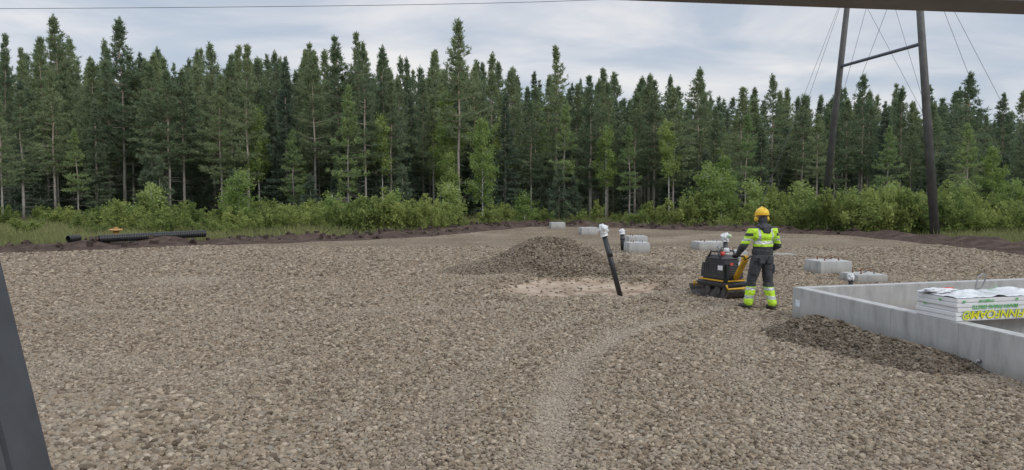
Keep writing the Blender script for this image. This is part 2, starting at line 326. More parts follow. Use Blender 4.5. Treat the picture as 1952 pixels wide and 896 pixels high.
cb=N(nt,'ShaderNodeCombineXYZ'); L(dx.outputs[0],cb.inputs[0]); L(dy.outputs[0],cb.inputs[1])
mp=N(nt,'ShaderNodeMapping'); mp.inputs['Scale'].default_value=(.95,1.1,1); mp.inputs['Rotation'].default_value=(0,0,.35); L(cb.outputs[0],mp.inputs[0])
no=N(nt,'ShaderNodeTexNoise'); no.inputs['Scale'].default_value=1.1; no.inputs['Detail'].default_value=8; no.inputs['Roughness'].default_value=.52; no.inputs['Distortion'].default_value=.5; L(mp.outputs[0],no.inputs['Vector'])
cr=ramp(nt,[(.36,(.45,.53,.65)),(.45,(.54,.60,.69)),(.53,(.67,.70,.76)),(.66,(.88,.86,.85))],no.outputs['Fac'])
zr=ramp(nt,[(0,(1.2,1.19,1.16)),(.12,(1.08,1.07,1.05)),(.3,(.97,.98,1.0)),(.6,(1.65,1.65,1.62)),(1,(1.95,1.95,1.93))],zz.outputs[0])
mu=N(nt,'ShaderNodeMix',data_type='RGBA',blend_type='MULTIPLY'); mu.inputs[0].default_value=1; L(cr.outputs[0],mu.inputs[6]); L(zr.outputs[0],mu.inputs[7])
sc=N(nt,'ShaderNodeVectorMath',operation='SCALE'); sc.inputs['Scale'].default_value=10.0; L(mu.outputs[2],sc.inputs[0])
mx=N(nt,'ShaderNodeMix',data_type='RGBA'); mx.inputs[0].default_value=.88; L(sky.outputs[0],mx.inputs[6]); L(sc.outputs[0],mx.inputs[7]); L(mx.outputs[2],bg.inputs[0])
sl=bpy.data.lights.new('sun','SUN'); sl.energy=1.25; sl.angle=R(25); sl.color=(1,.96,.9); so=bpy.data.objects.new('sun',sl); col.objects.link(so)
dv=Vector((math.sin(AZ)*math.cos(EL),math.cos(AZ)*math.cos(EL),math.sin(EL))); so.rotation_euler=dv.to_track_quat('Z','Y').to_euler(); so.location=(20,5,30)
scene.view_settings.view_transform='Standard'; scene.view_settings.look='None'; scene.view_settings.exposure=0
cam=bpy.data.cameras.new('camera'); cam.lens=26.74; cam.sensor_width=36; cam.clip_end=2500; cam.clip_start=.05
co=bpy.data.objects.new('camera',cam); col.objects.link(co); co.location=(0,0,2.13); co.rotation_euler=(R(90-3.276),0,0); scene.camera=co
# ------------------------------------------------------------------ trees
def needles(C,D,m,ln,wd,spread=.6,up=.2):
    C=np.repeat(np.array(C),m,0); D=np.repeat(np.array(D),m,0); n=len(C)
    d=D*.8+rng.normal(0,spread,(n,3))+np.array((0,0,up)); d/=np.linalg.norm(d,axis=1,keepdims=True)+1e-9
    b=C+rng.normal(0,.06,(n,3)); l=rng.uniform(ln*.6,ln*1.25,(n,1)); p=np.cross(d,rng.normal(0,1,(n,3))); p/=np.linalg.norm(p,axis=1,keepdims=True)+1e-9
    p*=rng.uniform(wd*.6,wd*1.3,(n,1))/2
    return np.stack([b-p,b+p,b+d*l],1)
def pine(H,cs,Rr,m=10,mt=None,dens=1.0):
    tb=MB(); sw=[(random.uniform(-.08,.08)*i*.5,random.uniform(-.08,.08)*i*.5) for i in range(7)]
    tp=[Vector((sw[i][0]*.6,sw[i][1]*.6,H*i/6-(.25 if i==0 else 0))) for i in range(7)]; r0=.007*H+.012
    tb.tube(tp,[r0*(1-.86*(i/6)**.9) for i in range(7)],7)
    def at(z): t=min(max(z/H*6,0),5.999); i=int(t); return tp[i].lerp(tp[i+1],t-i)
    C=[];D=[]; z=cs*H
    while z<H*.985:
        t=(z-cs*H)/(H*(1-cs)); Lm=1.22*Rr*((1-t)**.98)*min(1,.5+t*1.9)
        az0=random.uniform(0,6.28); nb=random.randint(4,6); miss=random.random()
        for k in range(nb):
            if random.random()<.10 or (t<.4 and miss<.10): continue
            a=az0+k*6.283/nb+random.uniform(-.35,.35); l=Lm*random.uniform(.5,1.25)+.10; el=math.radians(-12+60*t+random.uniform(-12,12)); c=at(z)
            h=Vector((math.cos(a),math.sin(a),0)); pe=c+h*l*math.cos(el)+Vector((0,0,l*math.sin(el)+.14*l)); pm=c.lerp(pe,.55)-Vector((0,0,.07*l))
            tb.tube([c,pm,pe],[.026,.015,.005],3,cap=False); side=Vector((-h.y,h.x,0))
            for q in range(int(l/.16*dens)+2):
                s=random.uniform(.25,1.03); p=(c.lerp(pm,s/.55) if s<.55 else pm.lerp(pe,(s-.55)/.45))+side*random.uniform(-.34,.34)*l*s**.6+Vector((0,0,random.uniform(-.06,.10)))
                C.append(p); D.append((pe-c).normalized()*.7+Vector((0,0,.35)))
        z+=random.uniform(.30,.52)*(1 if t<.7 else .75)
    for q in range(9): C.append(at(H)-Vector((0,0,random.uniform(-.1,.8)))); D.append(Vector((random.uniform(-.3,.3),random.uniform(-.3,.3),1.3)))
    for q in range(int(26)):
        z=random.uniform(.10,cs)*H; a=random.uniform(0,6.28); l=random.uniform(.3,1.2); c=at(z); tb.tube([c,c+Vector((math.cos(a)*l,math.sin(a)*l,random.uniform(-.25,.1)))],[.016,.005],3,cap=False)
    return tb.mesh('trunk',M_barkp,True),needles(C,D,m,.24,.07),mt or M_pine
def spruce(H,Rr,m=9):
    tb=MB(); tb.tube([(0,0,-.2),(0,0,H*.5),(0,0,H)],[.011*H,.006*H,.01],7); C=[];D=[]; z=.06*H
    while z<H*.98:
        t=z/H; Lm=Rr*(1-t)**.9
        for k in range(random.randint(6,8)):
            a=random.uniform(0,6.283); l=Lm*random.uniform(.5,1.25)+.06; h=Vector((math.cos(a),math.sin(a),0)); side=Vector((-h.y,h.x,0)); dr=-.28+.75*t
            for q in range(int(l/.15)+2):
                s=random.uniform(.2,1.03); C.append(Vector((0,0,z))+h*l*s+side*random.uniform(-.25,.25)*l*s+Vector((0,0,dr*l*s+.12*l*s*s-random.uniform(0,.12)))); D.append(h*.8+Vector((0,0,dr)))
        z+=random.uniform(.24,.42)
    for q in range(8): C.append(Vector((0,0,H-random.uniform(0,.6)))); D.append(Vector((0,0,1.5)))
    return tb.mesh('trunk',M_barkp,True),needles(C,D,m,.22,.07,.5,-.05),M_spruce
def leaves(C,m,spr,sz):
    C=np.repeat(np.array(C),m,0); n=len(C); c=C+rng.normal(0,spr,(n,3)); a=rng.normal(0,1,(n,3)); a/=np.linalg.norm(a,axis=1,keepdims=True); b=np.cross(a,rng.normal(0,1,(n,3))); b/=np.linalg.norm(b,axis=1,keepdims=True)
    s=rng.uniform(sz*.6,sz*1.3,(n,1)); return np.stack([c-a*s*.5-b*s*.45,c-a*s*.5+b*s*.45,c+a*s*.7],1)
def birch(H,cs,Rr,n=22,sz=.11):
    tb=MB(); bx,by=random.uniform(-.3,.3),random.uniform(-.3,.3)
    tp=[Vector((bx*(i/6)**2,by*(i/6)**2,H*i/6-(.2 if i==0 else 0))) for i in range(7)]; tb.tube(tp,[(.0065*H+.01)*(1-.88*i/6) for i in range(7)],7)
    C=[]; z=cs*H
    while z<H*.97:
        t=(z-cs*H)/(H*(1-cs)); i=min(int(z/H*6),5); c=tp[i].lerp(tp[i+1],z/H*6-i); Lm=Rr*math.sin(math.pi*min(1,(.25+.75*t)))**.7*(1-.45*t)+.1
        for k in range(3):
            a=random.uniform(0,6.28); l=Lm*random.uniform(.4,1.25); pe=c+Vector((math.cos(a)*l,math.sin(a)*l,l*random.uniform(.5,1.0))); tb.tube([c,pe],[.016,.004],3,cap=False)
            for q in range(int(l/.2)+2):
                s=random.uniform(.3,1.05); C.append(c.lerp(pe,s)+Vector((random.gauss(0,.12),random.gauss(0,.12),random.gauss(-.1,.15))))
        z+=random.uniform(.2,.38)
    return tb.mesh('trunk',M_barkb,True),leaves(C,n,.13,sz),M_birch
def shrub(H,W,n=16,sz=.10,stems=16):
    tb=MB(); C=[]
    for k in range(stems):
        a=random.uniform(0,6.28); r=random.random()**.6*W; h=H*random.uniform(.4,1.05)*(1-.25*r/W); b=Vector((math.cos(a)*r*.3,math.sin(a)*r*.3,-.1)); e=Vector((math.cos(a)*r,math.sin(a)*r,h)); mi=b.lerp(e,.5)+Vector((0,0,.12*h)) 
        tb.tube([b,mi,e],[.016,.011,.004],4,cap=False)
        for q in range(int(h/.14)+3):
            s=random.uniform(.12,1.06); p=b.lerp(mi,s*2) if s<.5 else mi.lerp(e,s*2-1); w=.17*(1.1-s)+.03; C.append(p+Vector((random.gauss(0,w),random.gauss(0,w),random.gauss(0,.09))))
    return tb.mesh('stem',M_stem),leaves(C,n,.075,sz),M_shrub
def variant(t):
    tm,tri,mt=t; return (tm,trimesh('crown',tri,mt),tri,mt)
random.seed(11)
PINES=[variant(pine(14,c,r)) for c,r in [(.34,1.9),(.40,1.65),(.28,2.0),(.44,1.6),(.36,2.1),(.24,1.8),(.32,1.6),(.38,2.0)]]
PINEL=[variant(pine(9,.25,1.35,10,M_pinel)),variant(pine(9,.32,1.2,10,M_pinel))]
SPR=[variant(spruce(14,1.9)),variant(spruce(12,1.5)),variant(spruce(13,1.7))]
SPRS=[variant(spruce(4.5,1.1)),variant(spruce(3.5,1.0))]
BIR=[variant(birch(9,.36,1.1)),variant(birch(9,.45,1.0)),variant(birch(7,.22,1.25))]
SHR=[variant(shrub(2.3,1.1)),variant(shrub(2.0,1.3)),variant(shrub(2.6,.8)),variant(shrub(1.7,1.4)),variant(shrub(2.4,1.2))]
SHH=[2.3,2.0,2.6,1.7,2.4]
SAP=[variant(birch(3.2,.08,.75,20,.1)),variant(birch(3.0,.12,.6,20,.1))]
def plant(kind,V,baseH,x,y,h,label,cat,group,parts=('trunk','crown'),wid=1.0):
    tm,cm=V[0],V[1]; s=h/baseH; z=float(groundh(np.array(x),np.array(y)))
    e=empty(kind,(x,y,z),random.uniform(0,6.28)); ws=s**.6*wid; e.scale=(ws,ws,s)
    obj(parts[0],tm,e); obj(parts[1],cm,e); top(e,label,cat,group)
LP='slender pine with bare lower trunk at the forest edge'
def sky_px(px): return np.interp(px,[0,240,400,700,880,1000,1200,1400,1640,1952],[90,86,106,98,106,132,156,176,172,192])
def pl_pine(x,y,h,lab=LP): plant('pine_tree',random.choice(PINES),14,x,y,h,lab,'pine tree','pines of the forest edge',wid=random.uniform(.88,1.25))
def W(px,d): return (px-976)/1450*d
sp_list=[(875,57,14.7),(240,60,15.6),(115,66,17.0),(20,62,14.8),(685,62,15.0),(645,63,14.8),(1060,60,13.4),(1330,62,12.0),(1470,60,11.2),(1640,60,11.2),(1840,54,10.5),(410,61,13.8),(460,62,13.9),(300,62,13.3),(740,62,12.8),(905,60,12),(1150,61,11.8),(1235,62,11.5),(530,63,13.6),(185,60,12.4),(45,52,9),(5,50,8),(325,56,11)]
occ=[]
for px,d,h in sp_list: 
    x=W(px,d); occ.append((x,d)); pl_pine(x,d,h,'tall pine standing above the rest of the forest' if h>14 else LP)
rows=np.arange(57,88,2.9); cnt=0
for ri,y0 in enumerate(rows):
    wd=.69*y0+2; xs=np.arange(-wd,wd,2.75+.1*ri)
    for x0 in xs:
        x=x0+random.uniform(-1.4,1.4); y=y0+random.uniform(-1.5,1.5)
        if any((x-a)**2+(y-b_)**2<1.3 for a,b_ in occ): continue
        px=976+1450*x/y; h=min(2.13+(365-sky_px(px)-random.uniform(-16,60)-(random.random()<.35)*random.uniform(0,60))/1450*y,18)
        rr=random.random()
        if rr<(.17 if ri<4 else .40): plant('spruce_tree',random.choice(SPR),13,x,y,h*random.uniform(.75,1.03),'dark dense spruce among the pines','spruce tree','spruces of the forest edge')
        elif rr<.27 and ri<4: plant('birch_tree',random.choice(BIR[:2]),9,x,y,h*random.uniform(.55,.85),'slim white-trunked birch among the pines','birch tree','birches of the forest edge')
        elif cnt<272: pl_pine(x,y,h); cnt+=1
        occ.append((x,y))
for px,d,h,v in [(665,55,9.6,0),(1075,56,8.5,1),(560,55,6.5,0),(1200,55,6.8,1),(1690,52,6.5,0),(150,54,6.5,1),(1420,54,7.5,1),(1840,50,6.5,0)]:
    plant('pine_tree',PINEL[v],9,W(px,d),d,h,'young light green pine in front of the forest','pine tree','young pines')
for px,d,h,v in [(920,50,7.0,2),(495,57,8.5,0),(730,57,8,1),(1155,56,7,0),(1275,56,7.5,1),(1890,50,5.2,2),(855,56,5,2),(960,58,8,1),(575,58,5,2),(1380,50,4.6,2)]:
    plant('birch_tree',BIR[v],7 if v==2 else 9,W(px,d),d,h,'light green birch with thin white trunk','birch tree','birches of the forest edge',wid=.85)
for i in range(130):
    y=random.uniform(54,76); x=random.uniform(-.7,.7)*y; h=random.uniform(1.8,5.5)*(1+.3*(y>62)); plant('young_spruce',SPRS[i%2],4,x,y,h,'young spruce growing under the forest edge','young spruce','young spruces under the pines')
def pl_shrub(px,d,topy,k=None):
    x=W(px,d)
    if float(sdist(np.array(x),np.array(d)))<2.6: return
    h=max(.7,2.13+.1+(365-topy)/1450*d); i=random.randrange(5) if k is None else k
    plant('shrub',SHR[i],SHH[i],x,d,h,'leafy willow bush at the edge of the clearing','bush','bushes in front of the forest',('stem','foliage'),wid=random.uniform(.8,1.15))
for px,d,t in [(275,40,368),(310,41,378),(650,40,380),(675,39.5,372),(700,40,366),(735,40,362),(765,40,374),(810,41,374),(840,42,385),(875,44,390),(930,46,395),(1240,48,383),(1265,47,390),(1330,46,360),(1355,47,345),(1305,47,372),(530,42,388),(500,41,396),(600,42,400),(150,40,408),(50,38,414),(1040,50,396),(1110,50,400),(230,42,395),(420,42,398),(180,37,420),(1180,50,400)]: pl_shrub(px,d,t)
for i in range(85):
    px=random.uniform(1375,2060); d=random.uniform(37,50); pl_shrub(px,d,random.uniform(346,405)+max(0,(1480-px))*.1)
for i in range(62):
    px=random.uniform(190,1000); d=random.uniform(37,47); pl_shrub(px,d,random.uniform(376,422))
for i in range(45):
    px=random.uniform(-60,1380); d=random.uniform(46,56); pl_shrub(px,d,random.uniform(378,412))
for px,d,t,v in [(290,41,356,0),(455,42,334,0),(1000,48,368,1),(745,44,362,1),(1350,47,320,0),(1375,46,330,1),(1530,44,350,0),(1610,43,356,1),(1700,44,354,0),(1820,44,343,1),(1440,45,346,0),(450,43,356,1),(1930,43,348,0),(640,43,366,1),(860,46,352,0)]:
    h=2.2+(365-t)/1450*d; plant('birch_sapling',SAP[v],3.1,W(px,d),d,h,'young bright green birch sapling in the undergrowth','birch sapling','birch saplings',wid=1.2)
T=[]
for y0 in (89,92,95,98,102):
    xs=np.arange(-.72*y0-4,.72*y0+4,2.7)
    for x in xs:
        V=random.choice(PINES+SPR+SPR); tri=V[2]; k=rng.random(len(tri))<.30; t=tri[k].copy(); a=random.uniform(0,6.28); ca,sa=math.cos(a),math.sin(a)
        c=t.mean(1,keepdims=True); t=c+(t-c)*1.8
        px=976+1450*x/y0; h=min(2.1+(365-sky_px(px)-random.uniform(5,85))/1450*y0,19)/14
        X=t[...,0]*ca-t[...,1]*sa; Y=t[...,0]*sa+t[...,1]*ca; T.append(np.stack([X*1.15+x+random.uniform(-1,1),Y*1.15+y0+random.uniform(-1.5,1.5),t[...,2]*h],-1))
n=60000; c=np.stack([rng.uniform(-75,75,n),rng.uniform(86,104,n),8*rng.random(n)**1.2],-1)[:,None,:]; T.append(c+rng.normal(0,.28,(n,3,3)))
o=obj('forest',trimesh('forest',np.concatenate(T),M_spruce)); top(o,'dense dark conifer forest seen behind the nearer trees','forest',kind='stuff')
n=190000; y=rng.uniform(24,66,n)**1.0; x=rng.uniform(-.75,.75,n)*y; sd=sdist(x,y)+2.2*(fbm(x,y,2.5,25)-.5); k=(sd>rng.uniform(2.4,4.8,n))&(fbm(x,y,1.6,33)+.25*rng.random(n)>.46); x=x[k];y=y[k]; n=len(x); z=groundh(x,y)
h=rng.uniform(.12,.55,n)*(.3+1.2*fbm(x,y,2,34)); a=rng.uniform(0,6.28,n); wv=rng.uniform(.02,.045,n); lx=rng.normal(0,.2,n)*h*2; ly=rng.normal(0,.2,n)*h*2
t=np.stack([np.stack([x-np.cos(a)*wv,y-np.sin(a)*wv,z-.03],-1),np.stack([x+np.cos(a)*wv,y+np.sin(a)*wv,z-.03],-1),np.stack([x+lx,y+ly,z+h],-1)],1)
o=obj('grass',trimesh('grass',t,M_grass)); top(o,'rough tufted grass between soil bank and forest','grass',kind='stuff')
# ------------------------------------------------------------------ concrete things
def concrete(name,c=(.44,.45,.45)):
    m,nt,b=mat(name); L=nt.links.new; tc=N(nt,'ShaderNodeTexCoord')
    n1=N(nt,'ShaderNodeTexNoise'); n1.inputs['Scale'].default_value=2.2; n1.inputs['Detail'].default_value=8; n1.inputs['Roughness'].default_value=.65
    mp=N(nt,'ShaderNodeMapping'); mp.inputs['Scale'].default_value=(3,3,.8); L(tc.outputs['Object'],mp.inputs[0]); L(mp.outputs[0],n1.inputs['Vector'])
    r=ramp(nt,[(.25,tuple(x*.68 for x in c)),(.5,c),(.8,tuple(x*1.2 for x in c))],n1.outputs['Fac'])
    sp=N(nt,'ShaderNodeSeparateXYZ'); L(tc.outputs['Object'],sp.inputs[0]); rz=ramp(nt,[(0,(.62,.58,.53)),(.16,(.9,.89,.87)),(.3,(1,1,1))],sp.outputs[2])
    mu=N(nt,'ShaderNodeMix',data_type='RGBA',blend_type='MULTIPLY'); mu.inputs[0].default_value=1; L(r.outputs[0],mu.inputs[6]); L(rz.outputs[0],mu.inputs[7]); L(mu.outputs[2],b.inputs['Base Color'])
    n2=N(nt,'ShaderNodeTexNoise'); n2.inputs['Scale'].default_value=60; n2.inputs['Detail'].default_value=4; L(tc.outputs['Object'],n2.inputs['Vector'])
    bp=N(nt,'ShaderNodeBump'); bp.inputs['Distance'].default_value=.004; bp.inputs['Strength'].default_value=.5; L(n2.outputs['Fac'],bp.inputs['Height']); L(bp.outputs[0],b.inputs['Normal'])
    b.inputs['Roughness'].default_value=.85; b.inputs['Specular IOR Level'].default_value=.3; return m
M_conc=concrete('cast_concrete',(.42,.42,.415)); M_conc2=concrete('pale_concrete',(.45,.45,.445)); M_seam=simple('seam_grey',(.26,.25,.24),.9)  # seam material: darker grey for the thin formwork seam strips
M_steel=simple('dull_steel',(.3,.3,.31),.45,.8); M_rust=simple('rusty_steel',(.2,.1,.06),.8,.3)
M_black=simple('black_plastic',(.022,.024,.026),.45,0,.3,8); M_white=simple('white_plastic',(.72,.73,.75),.35,0,.06,12,.3)
M_rub=simple('black_rubber',(.02,.02,.02),.8)
def PT(t,u,off=(0,0)): p=C0+S*t+B*u; return (p[0],p[1])
e=empty('concrete_foundation'); top(e,'grey cast concrete foundation wall of a rectangular building','foundation wall')
TH=.19; LT=7.5; LU=8.0
mb=MB(); out=[PT(0,0),PT(LT,0),PT(LT,LU),PT(0,LU)]; inn=[PT(TH,TH),PT(LT-TH,TH),PT(LT-TH,LU-TH),PT(TH,LU-TH)]
vs=[(x,y,z) for z in(-.3,.53) for x,y in out]+[(x,y,z) for z in(-.3,.53) for x,y in inn]; fs=[]
for i in range(4):
    j=(i+1)%4; fs+=[(i,j,4+j,4+i),(8+j,8+i,12+i,12+j),(4+i,4+j,12+j,12+i),(j,i,8+i,8+j)]
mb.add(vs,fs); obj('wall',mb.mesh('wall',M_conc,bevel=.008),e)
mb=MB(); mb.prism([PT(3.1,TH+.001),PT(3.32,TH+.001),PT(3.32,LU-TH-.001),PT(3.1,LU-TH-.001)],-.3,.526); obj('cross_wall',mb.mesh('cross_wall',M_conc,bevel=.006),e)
mb=MB()
for t in (1.2,2.4,3.6,4.8,6.0):
    p=PT(t,-.001); q=PT(t+.005,-.001); p2=PT(t,.003); q2=PT(t+.005,.003); mb.prism([p,q,q2,p2],-.1,.52)
obj('formwork_seam',mb.mesh('formwork_seam',M_seam),e)
p=PT(3.95,-.012); mb=MB(); mb.tube([(p[0]+.02,p[1],.14),(p[0]-.03,p[1],.14)],.022,10); mb.tube([(p[0]-.03,p[1],.16),(p[0]-.035,p[1],.08)],.01,6); obj('bolt',mb.mesh('bolt',M_steel,True),e)
M_stick=simple('sticker_paper',(.65,.72,.8),.5); mb=MB(); a=PT(.10,-.003);b2=PT(.22,-.003);c2=PT(.22,0);d2=PT(.10,0); mb.prism([a,b2,c2,d2],.22,.33); obj('sticker',mb.mesh('sticker',M_stick),e)
def blockthing(x,y,w,d,h,rz,label,bolts=4,tall=.09,red=False):
    b=MB(); b.box((0,0,0),(w,d,h+.2)); b.v=[(x_*(.95 if z>0 else 1),y_*(.95 if z>0 else 1),z+h/2-.1) for x_,y_,z in b.v]
    z=float(padh(np.array(x),np.array(y)))
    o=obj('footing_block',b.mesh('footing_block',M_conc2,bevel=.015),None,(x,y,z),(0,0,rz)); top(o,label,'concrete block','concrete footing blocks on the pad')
    for k in range(bolts):
        bx=(-.5 if k%2 else .5)*w*.42; by=(-.5 if k<2 else .5)*d*.42
        mb=MB(); mb.tube([(0,0,-.02),(0,0,tall)],.012,6); mb.tube([(0,0,.015),(0,0,.035)],.024,6)
        obj('anchor_bolt',mb.mesh('anchor_bolt',M_rust if red or k%2 else M_steel),o,(bx,by,h))
blockthing(W(1062,44),43.8,.85,.8,.34,.1,'small pale concrete footing at the far edge of gravel')
blockthing(W(1122,37.4),37.6,.88,.8,.36,.15,'pale concrete footing block near the soil bank')
blockthing(W(1217,29.6),30.2,.8,.75,.38,.12,'pale concrete footing behind another one')
blockthing(W(1217,26.3),26.6,.78,.7,.36,.12,'pale concrete footing beside black capped pipe')
blockthing(W(1356,27.6),27.9,1.1,.9,.30,.1,'wide pale concrete footing block on gravel')
blockthing(W(1408,23.2),23.5,.6,.6,.34,.1,'concrete footing block behind the plate compactor')
blockthing(W(1596,19.3),19.8,.92,.85,.34,.14,'concrete footing with rusty anchor bolts on top',4,.10,True)
blockthing(W(1664,17.6),18.0,.80,.8,.19,.14,'low concrete footing with anchor bolts and coiled wire',4,.14,False)
blockthing(W(1500,25.2),25.5,.8,.7,.05,.1,'nearly buried pale concrete footing slab',0)
for (x,y,zb,l) in [(W(1664,17.6),17.9,.20,'thin bent steel wire on concrete footing'),(W(1596,19.3),19.7,.35,'thin bent steel wire on concrete footing')]:
    mb=MB(); pts=[(.22*math.cos(a),.16*math.sin(a),.02+.09*abs(math.sin(a*1.5))) for a in np.linspace(0,5.6,22)]; mb.tube(pts,.008,5); o=obj('steel_wire',mb.mesh('steel_wire',M_rust,True),None,(x,y,zb)); top(o,l,'wire','bent wires on footings')
# ------------------------------------------------------------------ pipes with wrapped tops
def crumple(name,r,sc,m,parent,loc,seed,amp=.35,sub=4,fr=2.2):
    bm=bmesh.new(); bmesh.ops.create_icosphere(bm,subdivisions=sub,radius=1)
    for v in bm.verts:
        n_=noise.noise_vector(v.co*fr+Vector((seed,0,0))); q=noise.noise(v.co*fr*2.7+Vector((0,seed,0)))
        v.co=v.co*(1+amp*n_.x+amp*.6*q); v.co.x*=sc[0]*r; v.co.y*=sc[1]*r; v.co.z*=sc[2]*r
    me=bpy.data.meshes.new(name); bm.to_mesh(me); bm.free(); me.materials.append(m); me.polygons.foreach_set('use_smooth',[True]*len(me.polygons)); return obj(name,me,parent,loc)
def wrapped_pipe(x,y,h,lean,rad,bagr,label,seed,bagm=M_white,z=None):
    z=float(padh(np.array(x),np.array(y))) if z is None else z
    e=empty('drain_pipe',(x,y,z)); top(e,label,'pipe','upright pipes with wrapped ends')
    mb=MB(); mb.tube([(0,0,-.1),(lean[0],lean[1],h)],rad,16); mb.tube([(lean[0]*.62,lean[1]*.62,h*.62),(lean[0]*.72,lean[1]*.72,h*.72)],rad*1.12,16)
    obj('tube',mb.mesh('tube',M_black,True),e); 
    crumple('plastic_wrap',bagr,(1,.95,1.15),bagm,e,(lean[0],lean[1],h+bagr*.35),seed,.5)
    mb=MB(); mb.tube([(lean[0]*.93,lean[1]*.93,h*.93),(lean[0]*1.02,lean[1],h*1.0)],[rad*1.5,rad*1.1],10,cap=False); obj('wrap_skirt',mb.mesh('wrap_skirt',bagm,True),e)
    return e
wrapped_pipe(W(1187,16.0),16.0,1.40,(-.40,.05),.056,.10,'tall leaning black pipe with white plastic bag on top',3)
wrapped_pipe(W(1188,27.2),27.2,.66,(-.03,0),.075,.09,'short black pipe with white wrapped top',9)
M_lg=simple('pale_green_plastic',(.45,.62,.42),.5)
wp=wrapped_pipe(W(1385,19.5),19.5,.90,(-.02,0),.06,.10,'black pipe with white and green wrapped top',14)
crumple('wrap',.06,(1,1,.7),M_lg,wp,(.06,-.08,.98),4)
wrapped_pipe(W(1626,16.9),16.9,.20,(-.01,0),.05,.07,'short black pipe stub with white wrapped end',21)
M_red=simple('red_plastic',(.5,.06,.04),.5)
def corrugated(name,a,b_,r,label):
    a=Vector(a); b_=Vector(b_); Ln=(b_-a).length; n=int(Ln/.085); pts=[];rad=[]
    for i in range(n):
        for f,rr in ((0,.86),(.2,1),(.6,1),(.8,.86)): pts.append(a.lerp(b_,(i+f)/n)); rad.append(r*rr)
    mb=MB(); mb.tube(pts,rad,16,cap=False); mb.tube([a,b_],[r*.82]*2,16,cap=False)
    o=obj(name,mb.mesh(name,M_black)); top(o,label,'drainage pipe'); return o
def gmax(x0,y0,x1,y1): t=np.linspace(0,1,30); return float(np.percentile(groundh(x0+(x1-x0)*t,y0+(y1-y0)*t),70))
xa,ya,xb,yb=W(187,28.6),28.6,W(391,31.2),31.2; zp=gmax(xa,ya,xb,yb)
corrugated('corrugated_pipe',(xa,ya,zp+.07),(xb,yb,zp+.13),.15,'long black corrugated drainage pipe lying on soil bank')
zq=gmax(W(128,28.0),28.0,W(150,28.5),28.5)
corrugated('pipe_coupling',(W(128,28.0),28.0,zq+.10),(W(150,28.5),28.5,zq+.11),.13,'short black corrugated pipe piece on the soil')
mb=MB(); mb.tube([(0,0,-.5),(0,0,.12)],.11,14); mb.tube([(0,0,.12),(0,0,.15),(0,0,.19)],[.26,.27,.22],18); mb.tube([(0,0,.19),(0,0,.25)],[.1,.07],12)
o=obj('well_cap',mb.mesh('well_cap',simple('orange_plastic',(.42,.24,.08),.5),True),None,(W(220,30.6),30.6,zp+.16)); top(o,'orange-yellow cap of a small well above the soil','well cap')
M_clod=simple('peat_clod',(.055,.038,.03),.95,0,.35,5,.5)
mb=MB()
for i in range(420):
    k=random.randrange(0,9); (ax,ay),(bx,by)=PAD[k],PAD[k+1]; q=random.random(); nx_,ny_=-(by-ay),(bx-ax); ln=math.hypot(nx_,ny_); of=random.uniform(.5,2.6); x=ax+(bx-ax)*q+nx_/ln*of; y=ay+(by-ay)*q+ny_/ln*of
    if float(sdist(np.array(x),np.array(y)))<.3: continue
    r=random.uniform(.04,.15); z=float(groundh(np.array(x),np.array(y)))+r*.3
    if random.random()<.75:
        Mx=Euler((random.random()*6,random.random()*6,random.random()*6)).to_matrix(); mb.box((x,y,z),(r*random.uniform(1,2.2),r*1.3,r),M=Mx)
    else: mb.tube([(x,y,z-.05),(x+random.uniform(-.5,.5),y+random.uniform(-.3,.3),z+random.uniform(0,.22))],[.02,.008],4)
o=obj('soil_rubble',mb.mesh('soil_rubble',M_clod)); top(o,'dark peat clods and roots along the soil bank','soil clods',kind='stuff')
# ------------------------------------------------------------------ insulation package
M_foam=simple('white_foam',(.70,.71,.72),.55,0,.05,5,.1); M_film=simple('clear_white_film',(.68,.70,.72),.22,0,.10,9,.6)
M_yel=simple('yellow_print',(.70,.68,.03),.5,0,.03); M_grn=simple('green_print',(.10,.42,.13),.5,0,.03)
pk=empty('insulation_package',(5.46,9.27,.532),math.atan2(.24,.97)); top(pk,'wrapped white insulation board stack with green and yellow print','insulation package')
PL=1.45; PD=.66
for i in range(5):
    rbox('board',(PL,PD,.054),(PL/2+random.uniform(-.012,.012),PD/2+random.uniform(-.006,.006),.028+i*.0565),.008,M_foam,pk,seg=2)
crA=MB(); nx,ny=40,20; vs=[];fs=[]
for j in range(ny):
    for i in range(nx):
        x=.0+i*(PL)/(nx-1); y=.0+j*(PD)/(ny-1); edge=min(x,PL-x,y,PD-y); vs.append((x,y,.288+.012*abs(noise.noise(Vector((x*9,y*9,2))))+.05*max(0,noise.noise(Vector((x*4,y*5,7))))+.02*abs(noise.noise(Vector((x*20,y*14,3))))*min(1,edge*20)))
for j in range(ny-1):
    for i in range(nx-1): a=j*nx+i; fs.append((a,a+1,a+nx+1,a+nx))
crA.add(vs,fs); obj('film',crA.mesh('film',M_film,True),pk)
crumple('film_fold',.13,(1.7,.9,.22),M_film,pk,(.18,.5,.32),8,.5)
crumple('red_tag',.06,(1.3,.7,.12),M_red,pk,(.36,.52,.345),5,.4,3)
def text(name,body,size,m,parent,M,ext=.0006,off=0,sx=1,shear=0):
    cu=bpy.data.curves.new(name,'FONT'); cu.body=body; cu.size=size; cu.extrude=ext; cu.offset=off; cu.shear=shear
    t=bpy.data.objects.new('tmp',cu); col.objects.link(t); bpy.context.view_layer.update(); me=bpy.data.meshes.new_from_object(t.evaluated_get(bpy.context.evaluated_depsgraph_get())); bpy.data.objects.remove(t)
    me.materials.clear(); me.materials.append(m); me.transform(M@Matrix.Diagonal((sx,1,1,1))); return obj(name,me,parent)
def facem(x,z,y=-.003): return Matrix.Translation((x,y,z))@Matrix.Rotation(math.pi,4,'Y')@Matrix.Rotation(math.pi/2,4,'X')
